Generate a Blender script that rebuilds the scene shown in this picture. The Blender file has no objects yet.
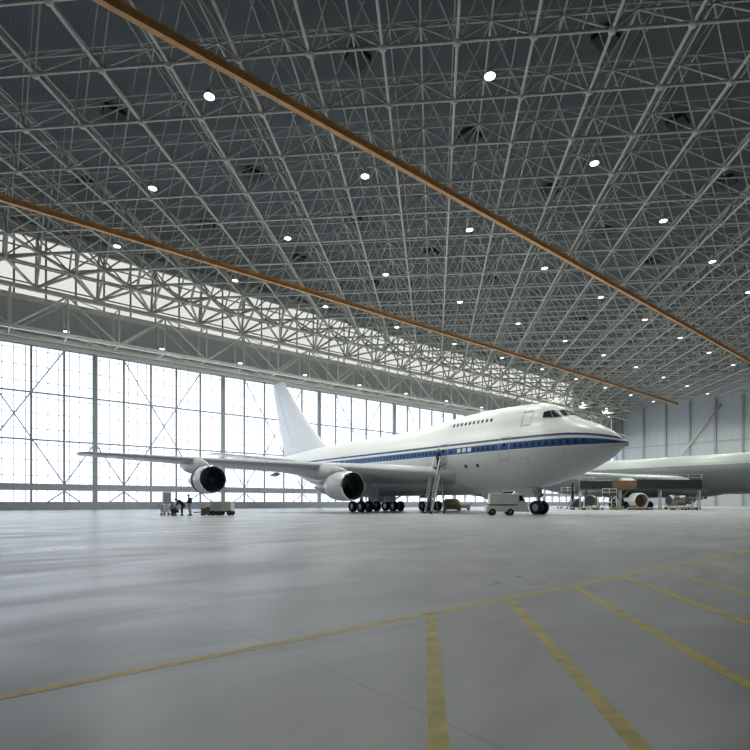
import bpy, bmesh, math, random
from mathutils import Vector, Matrix
random.seed(7)
S = bpy.context.scene
COL = S.collection
PI = math.pi
V3 = Vector

# ------------------------------------------------------------------ materials
def node_mat(name):
    m = bpy.data.materials.new(name); m.use_nodes = True
    nt = m.node_tree
    b = nt.nodes['Principled BSDF']
    return m, nt, b

def mat(name, col, rough=.5, metal=0., var=.08, scale=3., bump=0., spec=.5):
    m, nt, b = node_mat(name)
    tc = nt.nodes.new('ShaderNodeTexCoord')
    n = nt.nodes.new('ShaderNodeTexNoise'); n.inputs['Scale'].default_value = scale; n.inputs['Detail'].default_value = 4
    nt.links.new(tc.outputs['Object'], n.inputs['Vector'])
    r = nt.nodes.new('ShaderNodeValToRGB')
    c = Vector(col)
    a = c*(1-var); d = c*(1+var)
    r.color_ramp.elements[0].position = .3; r.color_ramp.elements[1].position = .7
    r.color_ramp.elements[0].color = (*a, 1); r.color_ramp.elements[1].color = (*d, 1)
    nt.links.new(n.outputs['Fac'], r.inputs['Fac'])
    nt.links.new(r.outputs['Color'], b.inputs['Base Color'])
    b.inputs['Roughness'].default_value = rough; b.inputs['Metallic'].default_value = metal
    b.inputs['Specular IOR Level'].default_value = spec
    if bump:
        bp = nt.nodes.new('ShaderNodeBump'); bp.inputs['Strength'].default_value = bump
        nt.links.new(n.outputs['Fac'], bp.inputs['Height']); nt.links.new(bp.outputs['Normal'], b.inputs['Normal'])
    return m

def emit_mat(name, col, strength):
    m, nt, b = node_mat(name)
    b.inputs['Base Color'].default_value = (*col, 1)
    b.inputs['Emission Color'].default_value = (*col, 1)
    b.inputs['Emission Strength'].default_value = strength
    return m

def math_node(nt, op, a, b=None):
    n = nt.nodes.new('ShaderNodeMath'); n.operation = op
    for i, x in enumerate((a, b)):
        if x is None: continue
        if isinstance(x, (int, float)): n.inputs[i].default_value = x
        else: nt.links.new(x, n.inputs[i])
    return n.outputs[0]

def mixc(nt, fac, a, b):
    n = nt.nodes.new('ShaderNodeMix'); n.data_type = 'RGBA'
    nt.links.new(fac, n.inputs[0])
    for i, x in ((6, a), (7, b)):
        if isinstance(x, tuple): n.inputs[i].default_value = (*x, 1)
        else: nt.links.new(x, n.inputs[i])
    return n.outputs[2]

def fuselage_mat(name, white, lower, blue, split=5.62):
    m, nt, b = node_mat(name)
    tc = nt.nodes.new('ShaderNodeTexCoord'); sx = nt.nodes.new('ShaderNodeSeparateXYZ')
    nt.links.new(tc.outputs['Object'], sx.inputs[0]); z = sx.outputs[2]; y = sx.outputs[1]
    n = nt.nodes.new('ShaderNodeTexNoise'); n.inputs['Scale'].default_value = .8; n.inputs['Detail'].default_value = 5
    nt.links.new(tc.outputs['Object'], n.inputs['Vector'])
    f = math_node(nt, 'POWER', math_node(nt, 'MAXIMUM', math_node(nt, 'SUBTRACT', 1.0, math_node(nt, 'DIVIDE', y, 4.6)), 0.0), 2.0)
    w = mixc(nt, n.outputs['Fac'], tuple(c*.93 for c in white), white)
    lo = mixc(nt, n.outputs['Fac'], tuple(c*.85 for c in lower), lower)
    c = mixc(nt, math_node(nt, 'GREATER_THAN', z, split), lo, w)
    if blue:
        def edge(v, k): return math_node(nt, 'ADD', math_node(nt, 'MULTIPLY', f, k), v)
        def band(a, ka, d, kd):      # the bands draw together towards the nose tip
            return math_node(nt, 'MULTIPLY', math_node(nt, 'GREATER_THAN', z, edge(a, ka)), math_node(nt, 'LESS_THAN', z, edge(d, kd)))
        c = mixc(nt, band(5.70, .06, 6.34, -.52), c, blue)
        c = mixc(nt, band(6.58, -.62, 6.78, -.70), c, tuple(x*.55 for x in blue))
    # skin panel seams: thin darker rings
    pp = math_node(nt, 'FRACT', math_node(nt, 'DIVIDE', y, 4.1))
    seam = math_node(nt, 'MULTIPLY', math_node(nt, 'LESS_THAN', pp, .008), .35)
    c = mixc(nt, seam, c, (.25, .26, .27))
    nt.links.new(c, b.inputs['Base Color'])
    b.inputs['Roughness'].default_value = .32
    return m

def floor_mat():
    m, nt, b = node_mat('concrete floor')
    tc = nt.nodes.new('ShaderNodeTexCoord')
    def noise(scale, detail, sc=(1, 1, 1), dist=0):
        mp = nt.nodes.new('ShaderNodeMapping'); mp.inputs['Scale'].default_value = sc
        mp.inputs['Rotation'].default_value = (0, 0, .2)
        nt.links.new(tc.outputs['Object'], mp.inputs[0])
        n = nt.nodes.new('ShaderNodeTexNoise'); n.inputs['Scale'].default_value = scale; n.inputs['Detail'].default_value = detail
        n.inputs['Distortion'].default_value = dist
        nt.links.new(mp.outputs[0], n.inputs['Vector']); return n.outputs['Fac']
    a = noise(.25, 8, (1, 1, 1), .6); f = noise(.5, 7, (.6, 1.35, 1), .9); g = noise(14, 4)
    r = nt.nodes.new('ShaderNodeValToRGB'); nt.links.new(a, r.inputs[0])
    r.color_ramp.elements[0].position = .3; r.color_ramp.elements[1].position = .7
    r.color_ramp.elements[0].color = (.36, .38, .39, 1); r.color_ramp.elements[1].color = (.47, .49, .50, 1)
    r2 = nt.nodes.new('ShaderNodeValToRGB'); nt.links.new(f, r2.inputs[0])
    r2.color_ramp.elements[0].position = .36; r2.color_ramp.elements[1].position = .6
    r2.color_ramp.elements[0].color = (.72, .72, .72, 1); r2.color_ramp.elements[1].color = (1, 1, 1, 1)
    mu = nt.nodes.new('ShaderNodeMix'); mu.data_type = 'RGBA'; mu.blend_type = 'MULTIPLY'; mu.inputs[0].default_value = 1
    nt.links.new(r.outputs[0], mu.inputs[6]); nt.links.new(r2.outputs[0], mu.inputs[7])
    # slab joints every 7.5 m
    sx = nt.nodes.new('ShaderNodeSeparateXYZ'); nt.links.new(tc.outputs['Object'], sx.inputs[0])
    def joint(o, off):
        return math_node(nt, 'LESS_THAN', math_node(nt, 'FRACT', math_node(nt, 'DIVIDE', math_node(nt, 'ADD', o, off), 7.5)), .003)
    jj = math_node(nt, 'MAXIMUM', joint(sx.outputs[0], 103.1), joint(sx.outputs[1], 107.3))
    c = mixc(nt, math_node(nt, 'MULTIPLY', jj, .2), mu.outputs[2], (.09, .1, .1))
    nt.links.new(c, b.inputs['Base Color'])
    rr = nt.nodes.new('ShaderNodeMapRange'); nt.links.new(f, rr.inputs[0])
    rr.inputs[1].default_value = .3; rr.inputs[2].default_value = .7; rr.inputs[3].default_value = .42; rr.inputs[4].default_value = .27
    nt.links.new(rr.outputs[0], b.inputs['Roughness'])
    bp = nt.nodes.new('ShaderNodeBump'); bp.inputs['Strength'].default_value = .03; bp.inputs['Distance'].default_value = .004
    nt.links.new(g, bp.inputs['Height']); nt.links.new(bp.outputs[0], b.inputs['Normal'])
    b.inputs['Specular IOR Level'].default_value = .5
    return m

def pane_mat(name, tint, diff=.06):
    # pale glazing: mostly lets the bright sky through, slightly milky
    m = bpy.data.materials.new(name); m.use_nodes = True; nt = m.node_tree
    nt.nodes.clear()
    out = nt.nodes.new('ShaderNodeOutputMaterial'); tr = nt.nodes.new('ShaderNodeBsdfTransparent'); df = nt.nodes.new('ShaderNodeBsdfDiffuse')
    tc = nt.nodes.new('ShaderNodeTexCoord'); n = nt.nodes.new('ShaderNodeTexNoise'); n.inputs['Scale'].default_value = .35
    nt.links.new(tc.outputs['Object'], n.inputs['Vector'])
    mc = mixc(nt, n.outputs['Fac'], tuple(c*.95 for c in tint), tint)
    nt.links.new(mc, tr.inputs['Color']); df.inputs['Color'].default_value = (.8, .82, .84, 1)
    mx = nt.nodes.new('ShaderNodeMixShader'); mx.inputs[0].default_value = diff
    nt.links.new(tr.outputs[0], mx.inputs[1]); nt.links.new(df.outputs[0], mx.inputs[2]); nt.links.new(mx.outputs[0], out.inputs[0])
    return m

def deck_mat():
    m, nt, b = node_mat('roof deck')
    tc = nt.nodes.new('ShaderNodeTexCoord')
    w = nt.nodes.new('ShaderNodeTexWave'); w.inputs['Scale'].default_value = 1.1; w.bands_direction = 'X'
    nt.links.new(tc.outputs['Object'], w.inputs['Vector'])
    c = mixc(nt, w.outputs['Fac'], (.075, .087, .10), (.095, .108, .122))
    nt.links.new(c, b.inputs['Base Color']); b.inputs['Roughness'].default_value = .6
    bp = nt.nodes.new('ShaderNodeBump'); bp.inputs['Strength'].default_value = .25; bp.inputs['Distance'].default_value = .04
    nt.links.new(w.outputs['Fac'], bp.inputs['Height']); nt.links.new(bp.outputs[0], b.inputs['Normal'])
    return m

def cladding_mat(name, a, d, per=1.0):
    m, nt, b = node_mat(name)
    tc = nt.nodes.new('ShaderNodeTexCoord'); sx = nt.nodes.new('ShaderNodeSeparateXYZ'); nt.links.new(tc.outputs['Object'], sx.inputs[0])
    s = math_node(nt, 'ADD', sx.outputs[0], sx.outputs[1])
    f = math_node(nt, 'LESS_THAN', math_node(nt, 'FRACT', math_node(nt, 'DIVIDE', s, per)), .06)
    n = nt.nodes.new('ShaderNodeTexNoise'); n.inputs['Scale'].default_value = .3; nt.links.new(tc.outputs['Object'], n.inputs['Vector'])
    base = mixc(nt, n.outputs['Fac'], tuple(x*.93 for x in a), a)
    nt.links.new(mixc(nt, f, base, d), b.inputs['Base Color']); b.inputs['Roughness'].default_value = .55
    return m

M = dict(
    floor=floor_mat(), deck=deck_mat(),
    steel=mat('pale grey steel paint', (.58, .58, .53), .5, 0, .08, 2),
    purlin=mat('dull grey purlin', (.17, .185, .20), .6),
    header=mat('header truss paint', (.78, .77, .71), .5),
    orange=mat('ochre rail paint', (.62, .32, .11), .5, 0, .18, 1.2),
    mullion=mat('blue grey mullion', (.33, .37, .405), .5),
    rail=mat('grey door rail', (.38, .41, .43), .5),
    muntin=mat('pale muntin', (.80, .82, .84), .5),
    fascia=cladding_mat('fascia cladding', (.58, .60, .60), (.46, .48, .49), 1.5),
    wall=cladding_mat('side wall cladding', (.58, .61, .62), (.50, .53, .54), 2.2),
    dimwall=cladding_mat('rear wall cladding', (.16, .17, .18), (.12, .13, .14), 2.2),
    pane=pane_mat('door glazing', (.86, .88, .90)), clere=pane_mat('clerestory glazing', (.58, .57, .53)),
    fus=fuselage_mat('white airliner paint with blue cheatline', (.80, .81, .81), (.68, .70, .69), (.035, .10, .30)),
    fus2=fuselage_mat('pale green grey primer with painted belly shade', (.36, .40, .38), (.13, .15, .155), None, 6.7),  # dark lower half is belly shade put into the colour
    white=mat('aircraft white paint', (.80, .81, .82), .35, 0, .03, 1),
    fin=mat('fin paint', (.78, .80, .83), .35, 0, .03, 1),
    wing=mat('wing grey paint', (.42, .45, .46), .4, 0, .06, .8),
    wing2=mat('pale wing paint', (.60, .62, .62), .4, 0, .06, .8),
    nacelle=mat('nacelle grey', (.62, .64, .66), .3, .25, .08, 1.3),
    lip=mat('polished inlet lip', (.75, .76, .78), .2, .9, .04, 2),
    dark=mat('dark inlet duct', (.03, .033, .04), .5),
    blade=mat('fan blade metal', (.07, .08, .10), .4, .7),
    core=mat('core cowl metal', (.30, .31, .33), .35, .7),
    glass=mat('dark window glass', (.015, .02, .028), .25, 0, .1, 3, 0, .15),
    cabwin=mat('cabin window', (.035, .06, .11), .15, 0, .1, 3),
    seam=mat('door seam grey', (.47, .49, .52), .5),
    plug=mat('white window plug', (.85, .85, .85), .4),
    tyre=mat('black rubber', (.018, .018, .02), .75, 0, .2, 6),
    hub=mat('wheel hub', (.35, .36, .37), .4, .5),
    strut=mat('gear strut grey', (.42, .43, .43), .35, .3),
    yellow=mat('worn yellow floor paint', (.64, .50, .075), .5, 0, .22, 5),
    vwhite=mat('vehicle white paint', (.80, .81, .79), .35, 0, .05, 1),
    vgrey=mat('vehicle pale grey green', (.60, .63, .59), .4, 0, .06, 1),
    dkmetal=mat('dark metal', (.05, .052, .055), .5, .3),
    alu=mat('aluminium ladder', (.60, .62, .62), .35, .5),
    tread=mat('dark grating', (.12, .12, .13), .6),
    tan=mat('tan crate wood', (.34, .20, .09), .7, 0, .2, 4),
    tarp=mat('beige tarpaulin', (.42, .37, .28), .8, 0, .15, 2),
    standy=mat('yellow stand paint', (.40, .33, .12), .5, 0, .15, 3),
    standw=mat('white stand paint', (.70, .71, .70), .45),
    rust=mat('rusty brown primer', (.22, .12, .075), .7, 0, .2, 3),
    cab=mat('green grey cabinet', (.20, .235, .225), .5),
    lampshell=mat('lamp housing', (.55, .56, .55), .4, .3),
    lens=emit_mat('lamp lens', (1.0, .98, .90), 4.0),
    skin=mat('skin', (.45, .28, .20), .6), hair=mat('black hair', (.015, .013, .012), .6),
    navy=mat('navy overalls', (.025, .035, .06), .8), slate=mat('dark jacket', (.04, .05, .07), .8),
    greyblue=mat('grey blue work cloth', (.20, .24, .30), .85),
    lightcloth=mat('light grey trousers', (.42, .43, .45), .85), shoe=mat('dark shoe', (.02, .02, .02), .5),
    hatch=mat('dark roof hatch', (.02, .022, .025), .6),
    redcart=mat('dull red paint', (.22, .05, .04), .5),
)

# ------------------------------------------------------------------ mesh builder
class MB:
    def __init__(s): s.v = []; s.f = []; s.sm = []; s.mi = []; s.m = 0
    def add(s, vs, fs, smooth=False):
        o = len(s.v); s.v += [tuple(x) for x in vs]
        for f in fs: s.f.append(tuple(i+o for i in f)); s.sm.append(smooth); s.mi.append(s.m)
        return s
    def box(s, c, d, rot=None):
        c = V3(c); hx, hy, hz = d[0]/2, d[1]/2, d[2]/2
        vs = [V3((x, y, z)) for z in (-hz, hz) for y in (-hy, hy) for x in (-hx, hx)]
        if rot: vs = [rot @ p for p in vs]
        return s.add([c+p for p in vs], [(0, 2, 3, 1), (4, 5, 7, 6), (0, 1, 5, 4), (2, 6, 7, 3), (0, 4, 6, 2), (1, 3, 7, 5)])
    def cbox(s, lo, hi):
        return s.box([(a+b)/2 for a, b in zip(lo, hi)], [abs(b-a) for a, b in zip(lo, hi)])
    def bar(s, p, q, r, n=6, r2=None, cap=True, smooth=None):
        p, q = V3(p), V3(q); d = (q-p).normalized()
        a = d.orthogonal() if abs(d.z) > .999 else d.cross(V3((0, 0, 1))); a.normalize(); b = d.cross(a)
        r2 = r if r2 is None else r2
        vs = []
        for o, rr in ((p, r), (q, r2)):
            for i in range(n):
                t = 2*PI*(i+.5)/n; vs.append(o+a*(rr*math.cos(t))+b*(rr*math.sin(t)))
        fs = [(i, (i+1) % n, n+(i+1) % n, n+i) for i in range(n)]
        if cap: fs += [tuple(range(n-1, -1, -1)), tuple(range(n, 2*n))]
        return s.add(vs, fs, n > 4 if smooth is None else smooth)
    def beam(s, p, q, w, h):          # rectangular section, h is vertical-ish
        p, q = V3(p), V3(q); d = (q-p).normalized()
        a = d.cross(V3((0, 0, 1)))
        if a.length < 1e-4: a = V3((1, 0, 0))
        a.normalize(); b = a.cross(d)
        vs = [o+a*(i*w/2)+b*(j*h/2) for o in (p, q) for i, j in ((-1, -1), (1, -1), (1, 1), (-1, 1))]
        return s.add(vs, [(0, 1, 5, 4), (1, 2, 6, 5), (2, 3, 7, 6), (3, 0, 4, 7), (3, 2, 1, 0), (4, 5, 6, 7)])
    def lathe(s, prof, o, axis, n=24, smooth=True):   # prof: (distance along axis, radius)
        o = V3(o); d = V3(axis).normalized(); a = d.orthogonal().normalized(); b = d.cross(a)
        vs = []; fs = []
        for (t, r) in prof:
            for i in range(n):
                an = 2*PI*i/n; vs.append(o+d*t+a*(r*math.cos(an))+b*(r*math.sin(an)))
        for k in range(len(prof)-1):
            for i in range(n):
                fs.append((k*n+i, k*n+(i+1) % n, (k+1)*n+(i+1) % n, (k+1)*n+i))
        return s.add(vs, fs, smooth)
    def ico(s, c, r, sub=1):
        bm = bmesh.new(); bmesh.ops.create_icosphere(bm, subdivisions=sub, radius=r)
        s.add([v.co+V3(c) for v in bm.verts], [tuple(v.index for v in f.verts) for f in bm.faces], True); bm.free(); return s
    def loft(s, rings, closed=True, caps=True, smooth=True):
        n = len(rings[0]); vs = [p for r in rings for p in r]; fs = []
        for k in range(len(rings)-1):
            for i in range(n if closed else n-1):
                fs.append((k*n+i, k*n+(i+1) % n, (k+1)*n+(i+1) % n, (k+1)*n+i))
        if caps: fs += [tuple(range(n-1, -1, -1)), tuple(range((len(rings)-1)*n, len(rings)*n))]
        return s.add(vs, fs, smooth)
    def build(s, name, m, parent=None, loc=None, bevel=0):
        me = bpy.data.meshes.new(name); me.from_pydata(s.v, [], s.f)
        for mm in (m if isinstance(m, (list, tuple)) else [m]): me.materials.append(mm)
        me.polygons.foreach_set('use_smooth', s.sm); me.polygons.foreach_set('material_index', s.mi)
        bm = bmesh.new(); bm.from_mesh(me); bmesh.ops.recalc_face_normals(bm, faces=bm.faces); bm.to_mesh(me); bm.free()
        me.update()
        o = bpy.data.objects.new(name, me); COL.objects.link(o)
        if parent: o.parent = parent
        if loc is not None: o.location = loc
        if bevel:
            b = o.modifiers.new('edge', 'BEVEL'); b.width = bevel; b.segments = 2; b.limit_method = 'ANGLE'
        return o

def tag(o, label, cat, group=None, kind=None):
    o['label'] = label; o['category'] = cat
    if group: o['group'] = group
    if kind: o['kind'] = kind
    return o
def thing(name, label, cat, loc=(0, 0, 0), rz=0, group=None):
    o = bpy.data.objects.new(name, None); COL.objects.link(o)
    o.location = loc; o.rotation_euler = (0, 0, rz); o.empty_display_size = .3
    return tag(o, label, cat, group)
def struct(o):
    o['kind'] = 'structure'; return o
def root_struct(name):
    o = bpy.data.objects.new(name, None); COL.objects.link(o); return struct(o)
def copy_tree(o, parent=None):
    c = o.copy(); COL.objects.link(c)
    if parent: c.parent = parent
    for ch in o.children: copy_tree(ch, c)
    return c

# ------------------------------------------------------------------ camera
H0, F = 1.12, 510.
FW = V3((.632, .775, 0)); RT = V3((.775, -.632, 0))
cam = bpy.data.cameras.new('camera'); co = bpy.data.objects.new('camera', cam); COL.objects.link(co)
co.location = (0, 0, H0); co.rotation_euler = (PI/2, 0, -math.atan2(.632, .775))
cam.sensor_width = 36; cam.lens = 36*F/750; cam.shift_y = (502-375)/750; cam.clip_end = 1000; cam.clip_start = .05
S.camera = co
def at(px, D, z=0):                # place at a given bearing and distance from the tripod
    p = RT*((px-375)/F*D)+FW*D; return V3((p.x, p.y, z))
def proj(p):
    p = V3(p)-V3((0, 0, H0)); d = p.dot(FW)
    if d < .5: return None
    return 375+F*p.dot(RT)/d, 502-F*p.z/d, d

# ------------------------------------------------------------------ setting
UL, UR, VB, VD = -26., 168., -24., 80.     # left wall, right wall, rear wall, door line
ZC, ZM, ZT, ZD = 31.0, 34.4, 37.1, 37.6    # space frame layers, roof deck
ZG, ZH0, ZH1 = 21.8, 27.6, 36.0            # glass top, clerestory sill and head
struct(MB().cbox((UL, VB, -.4), (UR, VD+1.2, 0)).build('floor', M['floor']))
struct(MB().cbox((UL, VB, ZD), (UR, VD+2, ZD+.4)).build('ceiling', M['deck']))
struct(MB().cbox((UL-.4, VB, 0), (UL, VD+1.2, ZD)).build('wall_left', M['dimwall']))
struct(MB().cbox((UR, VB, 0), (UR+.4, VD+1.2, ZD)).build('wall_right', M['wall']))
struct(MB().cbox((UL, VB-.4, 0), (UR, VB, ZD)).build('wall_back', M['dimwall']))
# wall over the doors and above the clerestory
w = MB(); w.cbox((UL, VD+.5, ZG), (UR, VD+.9, ZH0)); w.cbox((UL, VD+.5, ZH1), (UR, VD+.9, ZD)); w.cbox((UL+14*12, VD+.5, ZH0), (UR, VD+.9, ZH1))
struct(w.build('wall_front', M['fascia']))
w = MB(); w.cbox((UL, VD-.35, ZG-.15), (UR, VD+.5, ZG+.45)); w.cbox((UL, VD+.2, ZH0-.2), (UR, VD+.5, ZH0+.2))
struct(w.build('trim_1', M['header']))
# right wall columns, girts and brace
k = 3
for i in range(14):
    v = 78.0-6.6*i
    if v < VB: break
    struct(MB().cbox((UR-.45, v-.25, 0), (UR, v+.25, ZC)).build('trim_%d' % k, M['rail'])); k += 1
w = MB(); w.bar((UR-.6, 62.5, 12), (UR-.6, 50, 29), .22); struct(w.build('trim_%d' % k, M['header'])); k += 1
w = MB()
for z in (9, 18.5): w.cbox((UR-.2, VB, z-.12), (UR, VD, z+.12))
struct(w.build('trim_%d' % k, M['rail'])); k += 1

# hangar door leaves
LW, P0 = 18.56, 14.72
PW = LW/5
n = 1
u0 = P0-2*LW
while u0 < UR-1:
    lw = min(LW, UR-u0); u1 = u0+lw
    d = root_struct('door_%d' % n); d.location = (u0, VD, 0)
    fr = MB()
    npan = max(1, round(lw/PW))
    for i in range(npan+1):
        wd = .62 if i in (0, npan) else .26
        x = lw*i/npan
        if i == 0: fr.cbox((0, -.2, 0), (wd/2, .2, ZG))
        elif i == npan: fr.cbox((lw-wd/2, -.2, 0), (lw, .2, ZG))
        else: fr.cbox((x-wd/2, -.14, 0), (x+wd/2, .14, ZG))
    fr.cbox((0, -.17, ZG-.3), (lw, .17, ZG))
    fr.build('frame', M['mullion'], d)
    r = MB()
    r.cbox((0, -.19, 2.65), (lw, .19, 3.55))
    r.build('lower_rail', M['rail'], d)
    MB().cbox((0, -.18, .02), (lw, .18, 1.15)).build('kick_panel', M['mullion'], d)
    t = MB()
    for z in (9.3, 15.5): t.cbox((0, -.1, z-.10), (lw, .1, z+.10))
    t.build('transom', M['mullion'], d)
    mt = MB()
    for i in range(npan*3):
        x = lw*(i+.5)/(npan*3)
        if i % 4 == 0 and False: continue
        mt.cbox((x-.05, .04, 1.15), (x+.05, .07, ZG-.3))
    z = 4.6
    while z < ZG-.6:
        mt.cbox((0, .04, z-.045), (lw, .07, z+.045)); z += 2.05
    mt.build('muntin', M['muntin'], d)
    pw = lw/npan
    if npan == 5:
        for (xa, za, xb, zb) in ((1, 3.5, 4, ZG-.3), (4, 3.5, 1, ZG-.3), (1, 3.5, 0, 9.3), (4, 3.5, 5, 9.3)):
            MB().bar((xa*pw, -.16, za), (xb*pw, -.16, zb), .08).build('brace', M['rail'], d)
        for xa in (1, 4):
            for s_ in (-.5, .5):
                MB().bar((xa*pw, -.16, 2.6), ((xa+s_)*pw, -.16, 1.15), .09).build('brace', M['rail'], d)
    MB().cbox((.05, .085, 1.1), (lw-.05, .115, ZG-.1)).build('pane', M['pane'], d)
    u0 = u1; n += 1

# clerestory windows
UC = UL+14*12
n = 1; u0 = UL
while u0 < UC-1:
    u1 = min(u0+14, UR); d = root_struct('window_%d' % n); d.location = (u0, VD+.7, ZH0); lw = u1-u0
    MB().cbox((0, .05, 0), (lw, .1, ZH1-ZH0)).build('pane', M['clere'], d)
    f = MB(); x = 0
    while x < lw-.1: f.cbox((x-.12, -.08, 0), (x+.12, .05, ZH1-ZH0)); x += 3.5
    for z in (2.3, 4.6, 6.9): f.cbox((0, -.06, z-.09), (lw, .05, z+.09))
    f.build('frame', M['rail'], d)
    u0 = u1; n += 1

# ------------------------------------------------------------------ roof space frame
du, dv = 3.49, 3.39
NU0, NV0 = 21.55, 25.65
def biggest(items, mids, n=100):
    sc = []
    for i, m_ in enumerate(mids):
        q = proj(m_)
        sc.append((q[2] if q and -10 < q[0] < 760 and -10 < q[1] < 760 else 1e6+i, i))
    sc.sort(); top = set(i for _, i in sc[:n])
    return [items[i] for i in sorted(top)], [items[i] for i in range(len(items)) if i not in top]
sf = thing('space_frame', 'pale grey tubular steel space frame filling the whole hangar roof', 'roof truss', (0, 0, 0))
def lattice(z, iu, iv):
    s_ = {}
    for i in range(-16, 46):
        for j in range(-16, 20):
            if (i+j) % 2: continue
            x = NU0+du*(i+iu); y = NV0+dv*(j+iv)
            if UL+.6 < x < UR-.9 and VB+6 < y < VD-.2: s_[(i, j)] = V3((x, y, z))
    return s_
L0, L1, L2 = lattice(ZC, 0, 0), lattice(ZM, 0, 1), lattice(ZT, 0, 0)
def chords(L):
    return [(L[a], L[(a[0]+1, a[1]+e)]) for a in L for e in (1, -1) if (a[0]+1, a[1]+e) in L]
def webs(A, B, off):   # lower node to the four surrounding upper nodes
    out = []
    for a in A:
        for (i, j) in off:
            b = (a[0]+i, a[1]+j)
            if b in B: out.append((A[a], B[b]))
    return out
offs = ((0, 0), (0, -2), (1, -1), (-1, -1))
offs_up = ((0, 0), (0, 2), (1, 1), (-1, 1))
fams = [('bottom_chord', chords(L0), .115), ('middle_chord', chords(L1), .075), ('top_chord', chords(L2), .05),
        ('web_bar', webs(L0, L1, offs), .068), ('upper_web_bar', webs(L1, L2, offs_up), .038)]
# third, lower layer that carries the door head
LE = {}
for i in range(-16, 46):
    x = NU0+du*i
    if UL+.6 < x < UR-.9: LE[i] = x
edge = []
vs_ = sorted(set(p.y for p in L0.values()))
ya, yb = vs_[-1], vs_[-4]
for i in sorted(LE):
    if i % 2: continue
    p = V3((LE[i], VD-2.2, 28.4)); q = V3((LE[i]+du, VD-8.5, 28.9))
    for e in L0.values():
        if (e-p).length < 5.6: edge.append((p, e))
        if (e-q).length < 5.6: edge.append((q, e))
    if i+2 in LE:
        edge.append((p, V3((LE[i+2], p.y, p.z)))); edge.append((q, V3((LE[i+2]+du, q.y, q.z)))); edge.append((q, V3((LE[i+2], p.y, p.z))))
    edge.append((p, q))
    for e in L1.values():
        if e.y > VD-9 and (e-p).length < 8.2: edge.append((p, e))
fams.append(('edge_bar', edge, .17))
for nm, bars, rad in fams:
    big, rest = biggest(bars, [(a+b)/2 for a, b in bars])
    th = lambda a, b: rad*(1.7 if min(a.y, b.y) > VD-11 and rad < .15 else 1)
    for a, b in big: MB().bar(a, b, th(a, b), 6, cap=False).build(nm, M['steel'], sf)
    w = MB()
    for a, b in rest: w.bar(a, b, th(a, b), 5, cap=False)
    o = w.build(nm, M['steel'], sf); o['kind'] = 'stuff'
nodes = [(p, .31) for p in L0.values()]+[(p, .2) for p in L1.values()]
big, rest = biggest(nodes, [p for p, _ in nodes])
for p, r in big: MB().ico(p, r, 2).build('node_ball', M['steel'], sf)
w = MB()
for p, r in rest: w.ico(p, r, 1)
o = w.build('node_ball', M['steel'], sf); o['kind'] = 'stuff'

# roof hatches
ordn = ['first', 'second', 'third', 'fourth', 'fifth', 'sixth', 'seventh', 'eighth', 'ninth', 'tenth', 'eleventh', 'twelfth', 'thirteenth', 'fourteenth', 'fifteenth']
hz = ZD-.02
g = 0
hp = None
for j, v in enumerate((19.5, 33.2, 52.3, 65.8)):
    nh = 0
    for i in range(12):
        u = 11.2+14.0*i
        if i > 6: continue
        q = proj((u, v, hz))
        if not q or not (0 < q[0] < 750 and 0 < q[1] < 750): continue
        o = MB().cbox((-.9, -.75, -.42), (.9, .75, 0)).build('roof_hatch', M['hatch']) if hp is None else hp.copy()
        if hp is None: hp = o
        else: COL.objects.link(o)
        o.location = (u, v, hz)
        nh += 1
        tag(o, 'dark square roof hatch in the row %s, %s from left' % (('before the jet nose', 'over the upper ochre rail', 'between the ochre rails', 'between lower rail and doors')[j], ordn[nh-1]), 'roof hatch', 'dark hatches in the roof deck')

# ------------------------------------------------------------------ door header truss
ht = thing('header_truss', 'long pale steel truss running above the glazed hangar doors', 'truss', (0, 0, 0))
w = MB()
for v, z in ((VD-.8, ZG+.7), (VD-.8, ZH0-.1), (VD-4.2, ZG+.7), (VD-4.2, ZH0-.1)): w.beam((UL+.5, v, z), (UR-.6, v, z), .4, .45)
for i_ in range(16):
    x = UL+3+12.1*i_
    if x < UR-2:
        for z in (ZG+.7, ZH0-.1): w.beam((x, VD-1, z), (x, VD+.495, z), .25, .25)
w.build('chord', M['header'], ht)
mid = []
for v in (VD-.8, VD-4.2):
    x = 16.9-12.1*3
    while x < UR-7:
        b = V3((x, v, ZG+.7)); tl = V3((x-6.05, v, ZH0-.1)); tr = V3((x+6.05, v, ZH0-.1)); bl = V3((x+6.05, v, ZG+.7)); tm = V3((x, v, ZH0-.1))
        for a, c in ((b, tl), (b, tr), (bl, tr), (b, tm)):
            if a.x > UL+1 and c.x > UL+1 and c.x < UR-1: mid.append((a, c, .13))
        if v < VD-2:
            for a in (b, tr, bl, tm):
                if UL+1 < a.x < UR-1: mid.append((a, V3((a.x, VD-.8, a.z)), .09))
            if UL+1 < tl.x: mid.append((tl, V3((b.x, VD-.8, tl.z)), .08)); mid.append((V3((tl.x, v, b.z)), V3((b.x, VD-.8, b.z)), .08))
        x += 12.1
big, rest = biggest(mid, [(a+b)/2 for a, b, _ in mid])
for a, b, r in big: MB().bar(a, b, r, 6, cap=False).build('diagonal', M['header'], ht)
w = MB()
for a, b, r in rest: w.bar(a, b, r, 6, cap=False)
w.build('diagonal', M['header'], ht)['kind'] = 'stuff'

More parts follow.
